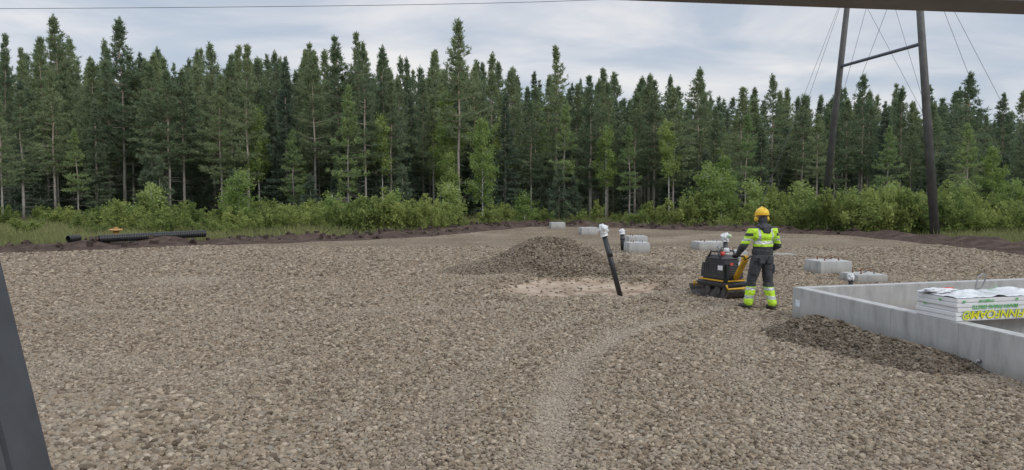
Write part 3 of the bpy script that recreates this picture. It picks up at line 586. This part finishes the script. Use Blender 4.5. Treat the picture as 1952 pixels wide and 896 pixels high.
text('lettering','FINNFOAM®',.145,M_grn,pk,facem(1.03,.125,-.010),off=.0035,sx=1.12,shear=.2)
text('lettering','FINNFOAM®',.145,M_yel,pk,facem(1.03,.125,-.0125),off=.0025,sx=1.12,shear=.2)
text('lettering','MAAN PARAS ERISTE',.068,M_grn,pk,facem(.92,.195,-.010),off=.0012,sx=1.1)
text('lettering','FINNFOAM',.045,M_grn,pk,facem(.55,.262,-.010),off=.0006)
mb=MB()
for x,z,s in [(.10,.24,.03),(.45,.25,.028),(.9,.255,.028)]: mb.add([(x-s,-.011,z+s*.5),(x+s,-.011,z+s*.5),(x,-.011,z-s*.7)],[(0,1,2)])
for y,z,s in [(.25,.24,.03),(.5,.16,.03)]: mb.add([(-.016,y-s,z+s*.5),(-.016,y+s,z+s*.5),(-.016,y,z-s*.7)],[(0,1,2)])
for x,y in [(.7,.2),(1.0,.4)]: mb.add([(x,y,.345),(x+.09,y+.02,.345),(x+.03,y+.12,.345)],[(0,1,2)])
obj('printed_mark',mb.mesh('printed_mark',M_grn),pk)
mb=MB(); mb.tube([(0,0,0),(.0,0,.05),(.04,.02,.17),(.10,.03,.21),(.15,.04,.19),(.15,.05,.12),(.10,.05,.02),(.04,.06,0)],.010,8)
o=obj('steel_hook',mb.mesh('steel_hook',M_steel,True),None,(6.12,9.98,.835)); top(o,'bent steel loop resting on the insulation package','steel hook')
# ------------------------------------------------------------------ power line tower
M_pole=simple('weathered_steel',(.085,.082,.08),.6,.2,.25,3); M_wire=simple('steel_cable',(.16,.16,.17),.5,.5)
tw=empty('power_line_tower',(19.2,34.4,0)); top(tw,'dark guyed portal power line tower with inward leaning legs','power line tower')
A0=Vector((0,0,-.2)); A1=Vector((-.62,1.40,13.9)); B0=Vector((W(1568,44)-19.2,9.6,-.2)); B1=Vector((W(1609,42.4)-19.2+.05,8.05,13.9))
for a,b_ in ((A0,A1),(B0,B1)):
    mb=MB(); mb.tube([a,a.lerp(b_,.5),b_],[.20,.175,.14],16); o=obj('leg',mb.mesh('leg',M_pole,True),tw)
mb=MB(); mb.box((0,0,.0),(.6,.6,.4)); obj('base_footing',mb.mesh('base_footing',M_soil,bevel=.03),tw)
pa=A0.lerp(A1,9.1/14.1); pb=B0.lerp(B1,9.3/14.1); mb=MB(); mb.tube([pa,pb],.085,10); obj('cross_brace',mb.mesh('cross_brace',simple('grey_blue_steel',(.12,.13,.17),.5,.3),True),tw)
d=(B1-A1).normalized(); c0=A1-d*3.5+Vector((0,0,.1)); c1=B1+d*3.5+Vector((0,0,.1)); mb=MB(); mb.tube([c0,c1],.13,8); obj('cross_arm',mb.mesh('cross_arm',M_pole,True),tw)
mid=(A1+B1)/2
guys=[(B1,Vector((-5.5,9.0,0))),(B1,Vector((9,11,0))),(A1,Vector((5.5,-1,0))),(A1,Vector((7,4,0))),(mid,B0.lerp(B1,.42)),(mid,A0.lerp(A1,.42)),(B1,Vector((-3.8,12,0))),(A1,B0.lerp(B1,.3))]
for a,b_ in guys:
    mb=MB(); mb.tube([a,b_],.010,5); obj('guy_wire',mb.mesh('guy_wire',M_wire),tw)
ins=[mid,c0+d*.4,c1-d*.4]
for p in ins:
    mb=MB(); mb.tube([p+Vector((0,0,-.1-.04*i)) for i in range(10)],[.03 if i%2 else .08 for i in range(10)],10); obj('insulator',mb.mesh('insulator',simple('brown_porcelain',(.12,.05,.03),.3),True),tw)
pw=mid+tw.location+Vector((0,0,-.5)); mb=MB(); pts=[]
for i in range(41):
    x=-95+i*(pw.x+95)/40*1.0; u=(x+38)/57.2; pts.append((x,pw.y,11.35+.62*u*u+(pw.z-11.97)*max(0,u)**8))
pts+= [(pw.x+ q*5,pw.y,pw.z-.18*q) for q in range(1,10)]
mb.tube(pts,.012,6); o=obj('power_cable',mb.mesh('power_cable',M_rub)); top(o,'thin dark overhead cable strung from the tower','cable')
# ------------------------------------------------------------------ cab frame around the viewpoint
M_cab=simple('dark_grey_cab_paint',(.06,.064,.072),.55,0,.2,20,.1); M_seal=simple('grey_rubber_trim',(.22,.205,.20),.7,0,.15,15)
cb_=empty('machine_cab',(0,.9,0)); top(cb_,'dark window frame of the machine cab','machine cab')
def beam(name,a,b_,w1,w2,m,par):
    a=Vector(a);b_=Vector(b_); mb=MB(); d=(b_-a); q=d.to_track_quat('Z','X').to_matrix(); mb.box((a+b_)/2,(w1,w2,d.length),M=q); return obj(name,mb.mesh(name,m,bevel=.012,seg=3),par)
beam('pillar',(-.728,0,2.16),(-.490,0,1.02),.145,.09,M_cab,cb_)
beam('window_seal',(-.666,-.012,2.12),(-.443,-.012,1.05),.016,.05,M_rub,cb_)
beam('pillar',(.80,0,2.28),(.80,0,1.02),.10,.09,M_cab,cb_)
beam('roof_rail',(-.95,.1,2.4735),(1.0,.1,2.4055),.10,.09,M_seal,cb_)
beam('sill',(-.75,0,1.0),(.85,0,1.0),.09,.09,M_cab,cb_)
mb=MB(); mb.box((.05,-.6,.62),(1.7,1.3,.7)); obj('lower_body',mb.mesh('lower_body',M_cab,bevel=.04),cb_)
mb=MB()
for sx in(-.7,.8): mb.box((sx,-.5,.14),(.3,2.4,.3))
obj('track',mb.mesh('track',M_rub,bevel=.08),cb_)
# ------------------------------------------------------------------ person
def remesh(parts,vox,name,mats,matf=None,disp=0,dscale=9,smooth=3,parent=None):
    bm=bmesh.new()
    for p in parts:
        if p[0]=='c':
            _,a,b_,ra,rb=p[:5]; a=Vector(a);b_=Vector(b_)
            d=(b_-a); L_=max(d.length,1e-4); q=d.to_track_quat('Z','Y').to_matrix()
            r=bmesh.ops.create_uvsphere(bm,u_segments=20,v_segments=14,radius=1)
            for v in r['verts']:
                z=v.co.z; rr=ra if z<=0 else rb
                if abs(z)<1e-6: rr=(ra+rb)/2
                c=Vector((v.co.x*rr,v.co.y*rr,v.co.z*rr+(0 if z<-1e-6 else (L_ if z>1e-6 else L_*.5))))
                v.co=a+q@c
        else:
            _,c,rad=p[:3]; E=Euler(p[3]).to_matrix() if len(p)>3 else Matrix.Identity(3)
            r=bmesh.ops.create_uvsphere(bm,u_segments=24,v_segments=16,radius=1)
            for v in r['verts']: v.co=Vector(c)+E@Vector((v.co.x*rad[0],v.co.y*rad[1],v.co.z*rad[2]))
    me=bpy.data.meshes.new('t'); bm.to_mesh(me); bm.free(); o=bpy.data.objects.new('t',me); col.objects.link(o)
    md=o.modifiers.new('r','REMESH'); md.mode='VOXEL'; md.voxel_size=vox
    if smooth: s=o.modifiers.new('s','SMOOTH'); s.iterations=smooth; s.factor=.5
    bpy.context.view_layer.update(); m2=bpy.data.meshes.new_from_object(o.evaluated_get(bpy.context.evaluated_depsgraph_get())); bpy.data.objects.remove(o)
    m2.name=name
    if disp:
        for v in m2.vertices:
            k=noise.noise(v.co*dscale)+.5*noise.noise(Vector((v.co.x*dscale*2.2,v.co.y*dscale*2.2,v.co.z*dscale*4))); v.co+=v.normal*disp*k
    m2.materials.clear()
    for m_ in mats: m2.materials.append(m_)
    if matf: m2.polygons.foreach_set('material_index',[matf(p.center) for p in m2.polygons])
    m2.polygons.foreach_set('use_smooth',[True]*len(m2.polygons))
    return obj(name,m2,parent)
PY=13.72; PXX=W(1455,PY); yaw=R(14)
ps=empty('person',(PXX,PY,float(padh(np.array(PXX),np.array(PY)))+.012),yaw); top(ps,'person in yellow helmet and hi-vis workwear steering a compactor','person')
M_skin=simple('skin',(.5,.3,.22),.6); M_dark=simple('charcoal_workwear',(.05,.052,.057),.85,0,.3,12,.2); M_hv=simple('hi_vis_yellow',(.50,.78,.04),.7,0,.10,15,.2)
M_ref=simple('reflective_tape',(.48,.50,.50),.4,.2,.08); M_boot=simple('work_boot_leather',(.03,.025,.022),.6); M_helm=simple('yellow_helmet',(.80,.50,.02),.3,0,.05); M_glove=simple('work_glove',(.06,.06,.065),.8)
HL=Vector((-.25,.50,.93)); HR=Vector((.25,.50,.93))
kL=(-.15,.10,.52); kR=(.12,.0,.52); aL=(-.20,.12,.11); aR=(.15,-.10,.11); eL=(-.34,.08,1.15); eR=(.34,.06,1.15)
wL=HL+Vector((-.01,-.085,.035)); wR=HR+Vector((.01,-.085,.035))
def handparts(H,sgn):
    P=[('c',H+Vector((0,-.075,.035)),H+Vector((0,-.02,.03)),.028,.03)]
    P.append(('e',H+Vector((0,-.035,.03)),(.042,.042,.018)))
    for i,(ox,ln) in enumerate([(-.033,.95),(-.011,1.05),(.011,1.0),(.033,.85)]):
        b=H+Vector((ox,-.006,.036)); c=H+Vector((ox,.034*ln,.022)); d=H+Vector((ox,.036*ln,-.018)); e=H+Vector((ox,.008,-.034*ln))
        P+=[('c',b,c,.0105,.0105),('c',c,d,.0105,.0098),('c',d,e,.0098,.009)]
    t0=H+Vector((-.036*sgn,-.045,.022)); t1=H+Vector((-.045*sgn,-.022,-.012)); t2=H+Vector((-.02*sgn,.0,-.034))
    P+=[('c',t0,t1,.013,.012),('c',t1,t2,.012,.010)]
    return P
HC=Vector((0,.045,1.655))
body=[('e',(0,0,1.0),(.16,.11,.13)),('e',(0,0,1.15),(.15,.105,.16)),('e',(0,.01,1.33),(.18,.115,.16)),('c',(-.17,0,1.42),(.17,0,1.42),.06,.06),('c',(0,.0,1.44),(0,.03,1.58),.06,.055),
 ('e',HC,(.078,.098,.115)),('e',HC+Vector((0,.035,-.06)),(.055,.06,.05)),('c',HC+Vector((0,.09,.01)),HC+Vector((0,.112,-.022)),.010,.014),('e',HC+Vector((0,.095,-.055)),(.025,.012,.006)),
 ('e',HC+Vector((.08,.0,-.005)),(.012,.02,.032)),('e',HC+Vector((-.08,.0,-.005)),(.012,.02,.032))]
for sh,el,wr,H,sg in (((-.19,0,1.42),eL,wL,HL,-1),((.19,0,1.42),eR,wR,HR,1)):
    body+=[('c',sh,el,.052,.042),('c',el,wr,.042,.028)]+handparts(H,sg)
for hp,kn,an,fx in (((-.09,0,.96),kL,aL,-.07),((.09,0,.96),kR,aR,.02)):
    body+=[('c',hp,kn,.085,.055),('c',kn,an,.055,.038),('c',Vector(an)+Vector((0,-.02,-.06)),Vector(an)+Vector((fx,.15,-.08)),.035,.03)]
def bodym(c): return 1 if ((c-HL).length<.105 or (c-HR).length<.105) else 0
remesh(body,.006,'body',[M_skin,M_glove],bodym,parent=ps,smooth=2)
for sx in(-.032,.032):
    bm=bmesh.new(); bmesh.ops.create_uvsphere(bm,u_segments=12,v_segments=8,radius=.012); me=bpy.data.meshes.new('eye'); bm.to_mesh(me); bm.free(); me.materials.append(M_white); obj('eye',me,ps,HC+Vector((sx,.087,.012)))
jk=[('e',(0,0,1.04),(.20,.145,.14)),('e',(0,-.01,1.17),(.195,.145,.16)),('e',(0,-.005,1.34),(.215,.15,.15)),('c',(-.19,0,1.42),(.19,0,1.42),.085,.085),('c',(0,0,1.46),(0,.01,1.53),.09,.08)]
for sh,el,wr in (((-.21,0,1.415),eL,wL),((.21,0,1.415),eR,wR)):
    wv_=Vector(el).lerp(Vector(wr),.86); jk+=[('c',sh,el,.085,.068),('c',el,wv_,.068,.048)]
def jm(c):
    ax=abs(c.x); z=c.z
    arm=ax>.235 or c.y>.17
    if c.z>1.47 : return 0
    if arm:
        if z>1.385: return 1
        if z>1.33: return 0
        if z>1.285: return 1
        if z>1.245: return 2
        if z>1.19 and c.y<.13: return 1
        return 0
    if z<1.145: return 0
    if 1.19<z<1.245: return 2
    if c.y<.02 and abs(c.x)<.06 and z>1.40: return 0
    if z>1.245 and .105<ax<.15: return 2
    return 1
remesh(jk,.007,'jacket',[M_dark,M_hv,M_ref],jm,.016,9,3,ps)
tr=[('e',(0,0,.95),(.185,.145,.12))]
for hp,kn,an in (((-.095,0,.93),kL,aL),((.095,0,.93),kR,aR)):
    tr+=[('c',hp,kn,.118,.088),('c',kn,Vector(an)+Vector((0,0,.02)),.088,.078),('c',Vector(kn)+Vector((0,.0,-.1)),Vector(an)+Vector((0,-.01,.01)),.088,.08)]
def tm_(c):
    z=c.z
    if z>.41: return 0
    if .35<z<.395 : return 2
    if .19<z<.25: return 2
    return 1
remesh(tr,.007,'trousers',[M_dark,M_hv,M_ref],tm_,.018,8,3,ps)
mb=MB(); mb.box((-.175,-.04,.72),(.05,.13,.17)); mb.box((.185,-.03,.74),(.05,.13,.17)); mb.box((-.08,-.125,.9),(.12,.03,.13)); mb.box((.08,-.125,.9),(.12,.03,.13))
obj('pocket',mb.mesh('pocket',M_dark,bevel=.014,seg=3),ps)
for an,fx in ((aL,-.06),(aR,.02)):
    an=Vector(an); bt=[('c',an+Vector((0,-.01,.06)),an+Vector((0,-.02,-.04)),.058,.055),('c',an+Vector((0,-.03,-.058)),an+Vector((fx,.15,-.072)),.052,.046),('e',an+Vector((fx*.8,.12,-.08)),(.055,.075,.034)),('e',an+Vector((0,-.03,-.085)),(.048,.06,.028))]
    remesh(bt,.007,'boot',[M_boot],None,0,parent=ps)
bm=bmesh.new(); bmesh.ops.create_uvsphere(bm,u_segments=32,v_segments=20,radius=1)
for v in bm.verts:
    z=v.co.z
    if z<-.12: v.co.z=-.12
    v.co.x*=.118; v.co.y*=.145; v.co.z=v.co.z*.128
me=bpy.data.meshes.new('helmet'); bm.to_mesh(me); bm.free(); me.materials.append(M_helm); me.polygons.foreach_set('use_smooth',[True]*len(me.polygons)); hl=obj('helmet',me,ps,HC+Vector((0,-.005,.065)),(R(-6),0,0))
mb=MB(); mb.tube([(0,0,-.02),(0,0,-.008)],[1,1],32); mb.v=[(x*.128,y*.162+.012,z) for x,y,z in mb.v]; obj('brim',mb.mesh('brim',M_helm,True),hl)
mb=MB(); mb.tube([(0,-.14,.0),(0,-.105,.09),(0,0,.132),(0,.1,.095)],[.012,.014,.016,.012],8); obj('ridge',mb.mesh('ridge',M_helm,True),hl)
for sx in(-1,1):
    mb=MB(); mb.tube([(sx*.085,0,-.02),(sx*.105,0,-.02),(sx*.132,0,-.02),(sx*.14,0,-.02)],[.036,.045,.04,.025],14); mb.tube([(sx*.13,0,.0),(sx*.125,0,.07)],.008,6); obj('ear_muff',mb.mesh('ear_muff',[simple('ear_muff_yellow',(.7,.45,.03),.4)],True),ps,HC)
remesh([('e',HC+Vector((0,-.03,-.03)),(.084,.085,.10)),('c',HC+Vector((0,-.03,-.08)),(0,.0,1.5),.07,.075)],.008,'balaclava',[M_dark],None,.003,parent=ps)
remesh([('e',(0,-.085,1.49),(.125,.075,.06),(.4,0,0)),('e',(0,-.115,1.43),(.085,.05,.075)),('c',(-.1,-.02,1.5),(.1,-.02,1.5),.045,.045)],.007,'hood',[M_dark],None,.01,16,parent=ps)
# ------------------------------------------------------------------ plate compactor
CY=15.35; CX=W(1378,CY)
pc=empty('plate_compactor',(CX,CY,float(padh(np.array(CX),np.array(CY)))+.015),R(27)); top(pc,'black and yellow reversible plate compactor with long yellow handle','plate compactor')
bpy.context.view_layer.update()
toC=pc.matrix_world.inverted()@ps.matrix_world
gL=toC@HL; gR=toC@HR; gm=(gL+gR)/2
M_plate=simple('worn_plate_steel',(.10,.092,.088),.55,.5,.35,10,.2); M_hood=simple('black_hood',(.028,.029,.031),.38,0,.25,7); M_yc=simple('machine_yellow',(.66,.38,.02),.4,0,.1); M_gr=simple('dark_grille',(.06,.06,.065),.6)
mb=MB(); prof=[(-.56,.17),(-.50,.07),(-.40,.012),(-.3,0),(.3,0),(.42,.012),(.53,.08),(.6,.2)]; vs=[];fs=[]; wdt=.34
for y,z in prof:
    for sx in(-wdt,wdt):
        for dz in(0,.03): vs.append((sx,y,z+dz))
for i in range(len(prof)-1):
    a=i*4; b_=a+4; fs+=[(a,b_,b_+2,a+2),(a+1,a+3,b_+3,b_+1),(a,a+1,b_+1,b_),(a+2,b_+2,b_+3,a+3)]
fs+=[(0,2,3,1),(len(vs)-4,len(vs)-3,len(vs)-1,len(vs)-2)]; mb.add(vs,fs); obj('base_plate',mb.mesh('base_plate',M_plate),pc)
mb=MB(); mb.box((0,0,.10),(.5,.7,.13)); mb.tube([(-.27,.12,.16),(.27,.12,.16)],.09,16); mb.tube([(-.27,-.16,.16),(.27,-.16,.16)],.09,16)
for sx in(-.2,.2):
    for sy in(-.3,.3): mb.tube([(sx,sy,.16),(sx,sy,.27)],.045,12)
obj('exciter',mb.mesh('exciter',M_plate,bevel=.006),pc)
rbox('lower_frame',(.60,.88,.10),(0,0,.285),.03,M_hood,pc)
mb=MB(); mb.tube([(-.3,-.46,.30),(-.3,-.50,.22),(.3,-.50,.22),(.3,-.46,.30)],.022,8); mb.tube([(-.3,.46,.30),(-.3,.50,.22),(.3,.50,.22),(.3,.46,.30)],.022,8); obj('bumper',mb.mesh('bumper',M_yc,True),pc)
rbox('hood',(.56,.80,.42),(0,0,.55),.07,M_hood,pc,(.92,.88),seg=4)
rbox('top_cover',(.46,.62,.10),(0,0,.80),.04,M_gr,pc,(.88,.88))
for side in(-1,1):
    mb=MB()
    for k in range(7): mb.box((side*.268,-.10+.055*k,.60),(.02,.028,.2))
    obj('side_grille',mb.mesh('side_grille',M_gr,bevel=.004),pc)
mb=MB()
for k in range(6): mb.box((0,-.392,.44+.045*k),(.34,.02,.02))
obj('rear_grille',mb.mesh('rear_grille',M_gr,bevel=.004),pc)
mb=MB()
for s in(-1,1): mb.box((s*.288,0,.365),(.012,.70,.03))
mb.box((0,-.408,.365),(.44,.012,.03)); obj('yellow_stripe',mb.mesh('yellow_stripe',M_yc,bevel=.004),pc)
mb=MB(); mb.box((-.278,-.25,.62),(.012,.12,.09)); mb.box((.12,-.398,.70),(.12,.012,.06)); obj('decal',mb.mesh('decal',M_white),pc)
mb=MB(); mb.box((-.12,-.40,.70),(.07,.012,.05)); obj('warning_label',mb.mesh('warning_label',M_red),pc)
mb=MB(); mb.tube([(-.2,-.18,.8),(-.2,-.1,.93),(-.2,.1,.93),(-.2,.18,.8)],.02,8); mb.tube([(.2,-.18,.8),(.2,-.1,.93),(.2,.1,.93),(.2,.18,.8)],.02,8); mb.tube([(-.2,0,.93),(.2,0,.93)],.02,8); mb.tube([(-.04,0,.94),(-.03,0,1.0),(.03,0,1.0),(.04,0,.94)],.012,8); obj('lifting_frame',mb.mesh('lifting_frame',M_hood,True),pc)
mb=MB(); mb.tube([(-.1,-.12,.84),(-.1,-.12,.93)],[.045,.04],14); obj('filler_cap',mb.mesh('filler_cap',M_red,True),pc)
mb=MB(); mb.tube([(.08,.15,.84),(.08,.15,.96),(.08,.22,1.0)],[.03,.03,.03],12); obj('exhaust',mb.mesh('exhaust',M_steel,True),pc)
mb=MB(); mb.tube([(.0,-.12,.85),(.0,-.12,.90)],[.05,.07],12); mb.tube([(.0,-.12,.90),(.0,-.12,1.0)],[.07,.05],12); obj('air_filter',mb.mesh('air_filter',simple('pale_grey_plastic',(.55,.56,.57),.4),True),pc)
h=empty('handle'); h.parent=pc
st=Vector((0,-.40,.42)); en=gm+(st-gm).normalized()*.16
def barbeam(name,pts,w_,t_,m,par):
    mb=MB()
    for a,b_ in zip(pts[:-1],pts[1:]):
        d=b_-a; xa=(gR-gL).normalized(); z=d.normalized(); y=z.cross(xa).normalized(); xa=y.cross(z); Mx=Matrix((xa,y,z)).transposed(); mb.box((a+b_)/2,(w_,t_,d.length+.02),M=Mx)
    return obj(name,mb.mesh(name,m,bevel=.012,seg=3),par)
barbeam('arm',[st,en],.11,.07,M_yc,h)
gd=(gR-gL).normalized()
mb=MB(); mb.tube([gL-gd*.07,gL+gd*.07],.0165,12); mb.tube([gR-gd*.07,gR+gd*.07],.0165,12); obj('grip',mb.mesh('grip',M_rub,True),h)
mb=MB(); mb.tube([gL+gd*.07,gm+(gL-gm)*.3+Vector((0,0,-.01)),en+Vector((0,0,0)),gm+(gR-gm)*.3+Vector((0,0,-.01)),gR-gd*.07],.015,10); obj('handlebar',mb.mesh('handlebar',M_hood,True),h)
rbox('control_box',(.12,.10,.09),tuple(en+Vector((0,.02,.04))),.02,M_yc,h)
for o,ng in DEFER: md=o.modifiers.new('scatter','NODES'); md.node_group=ng
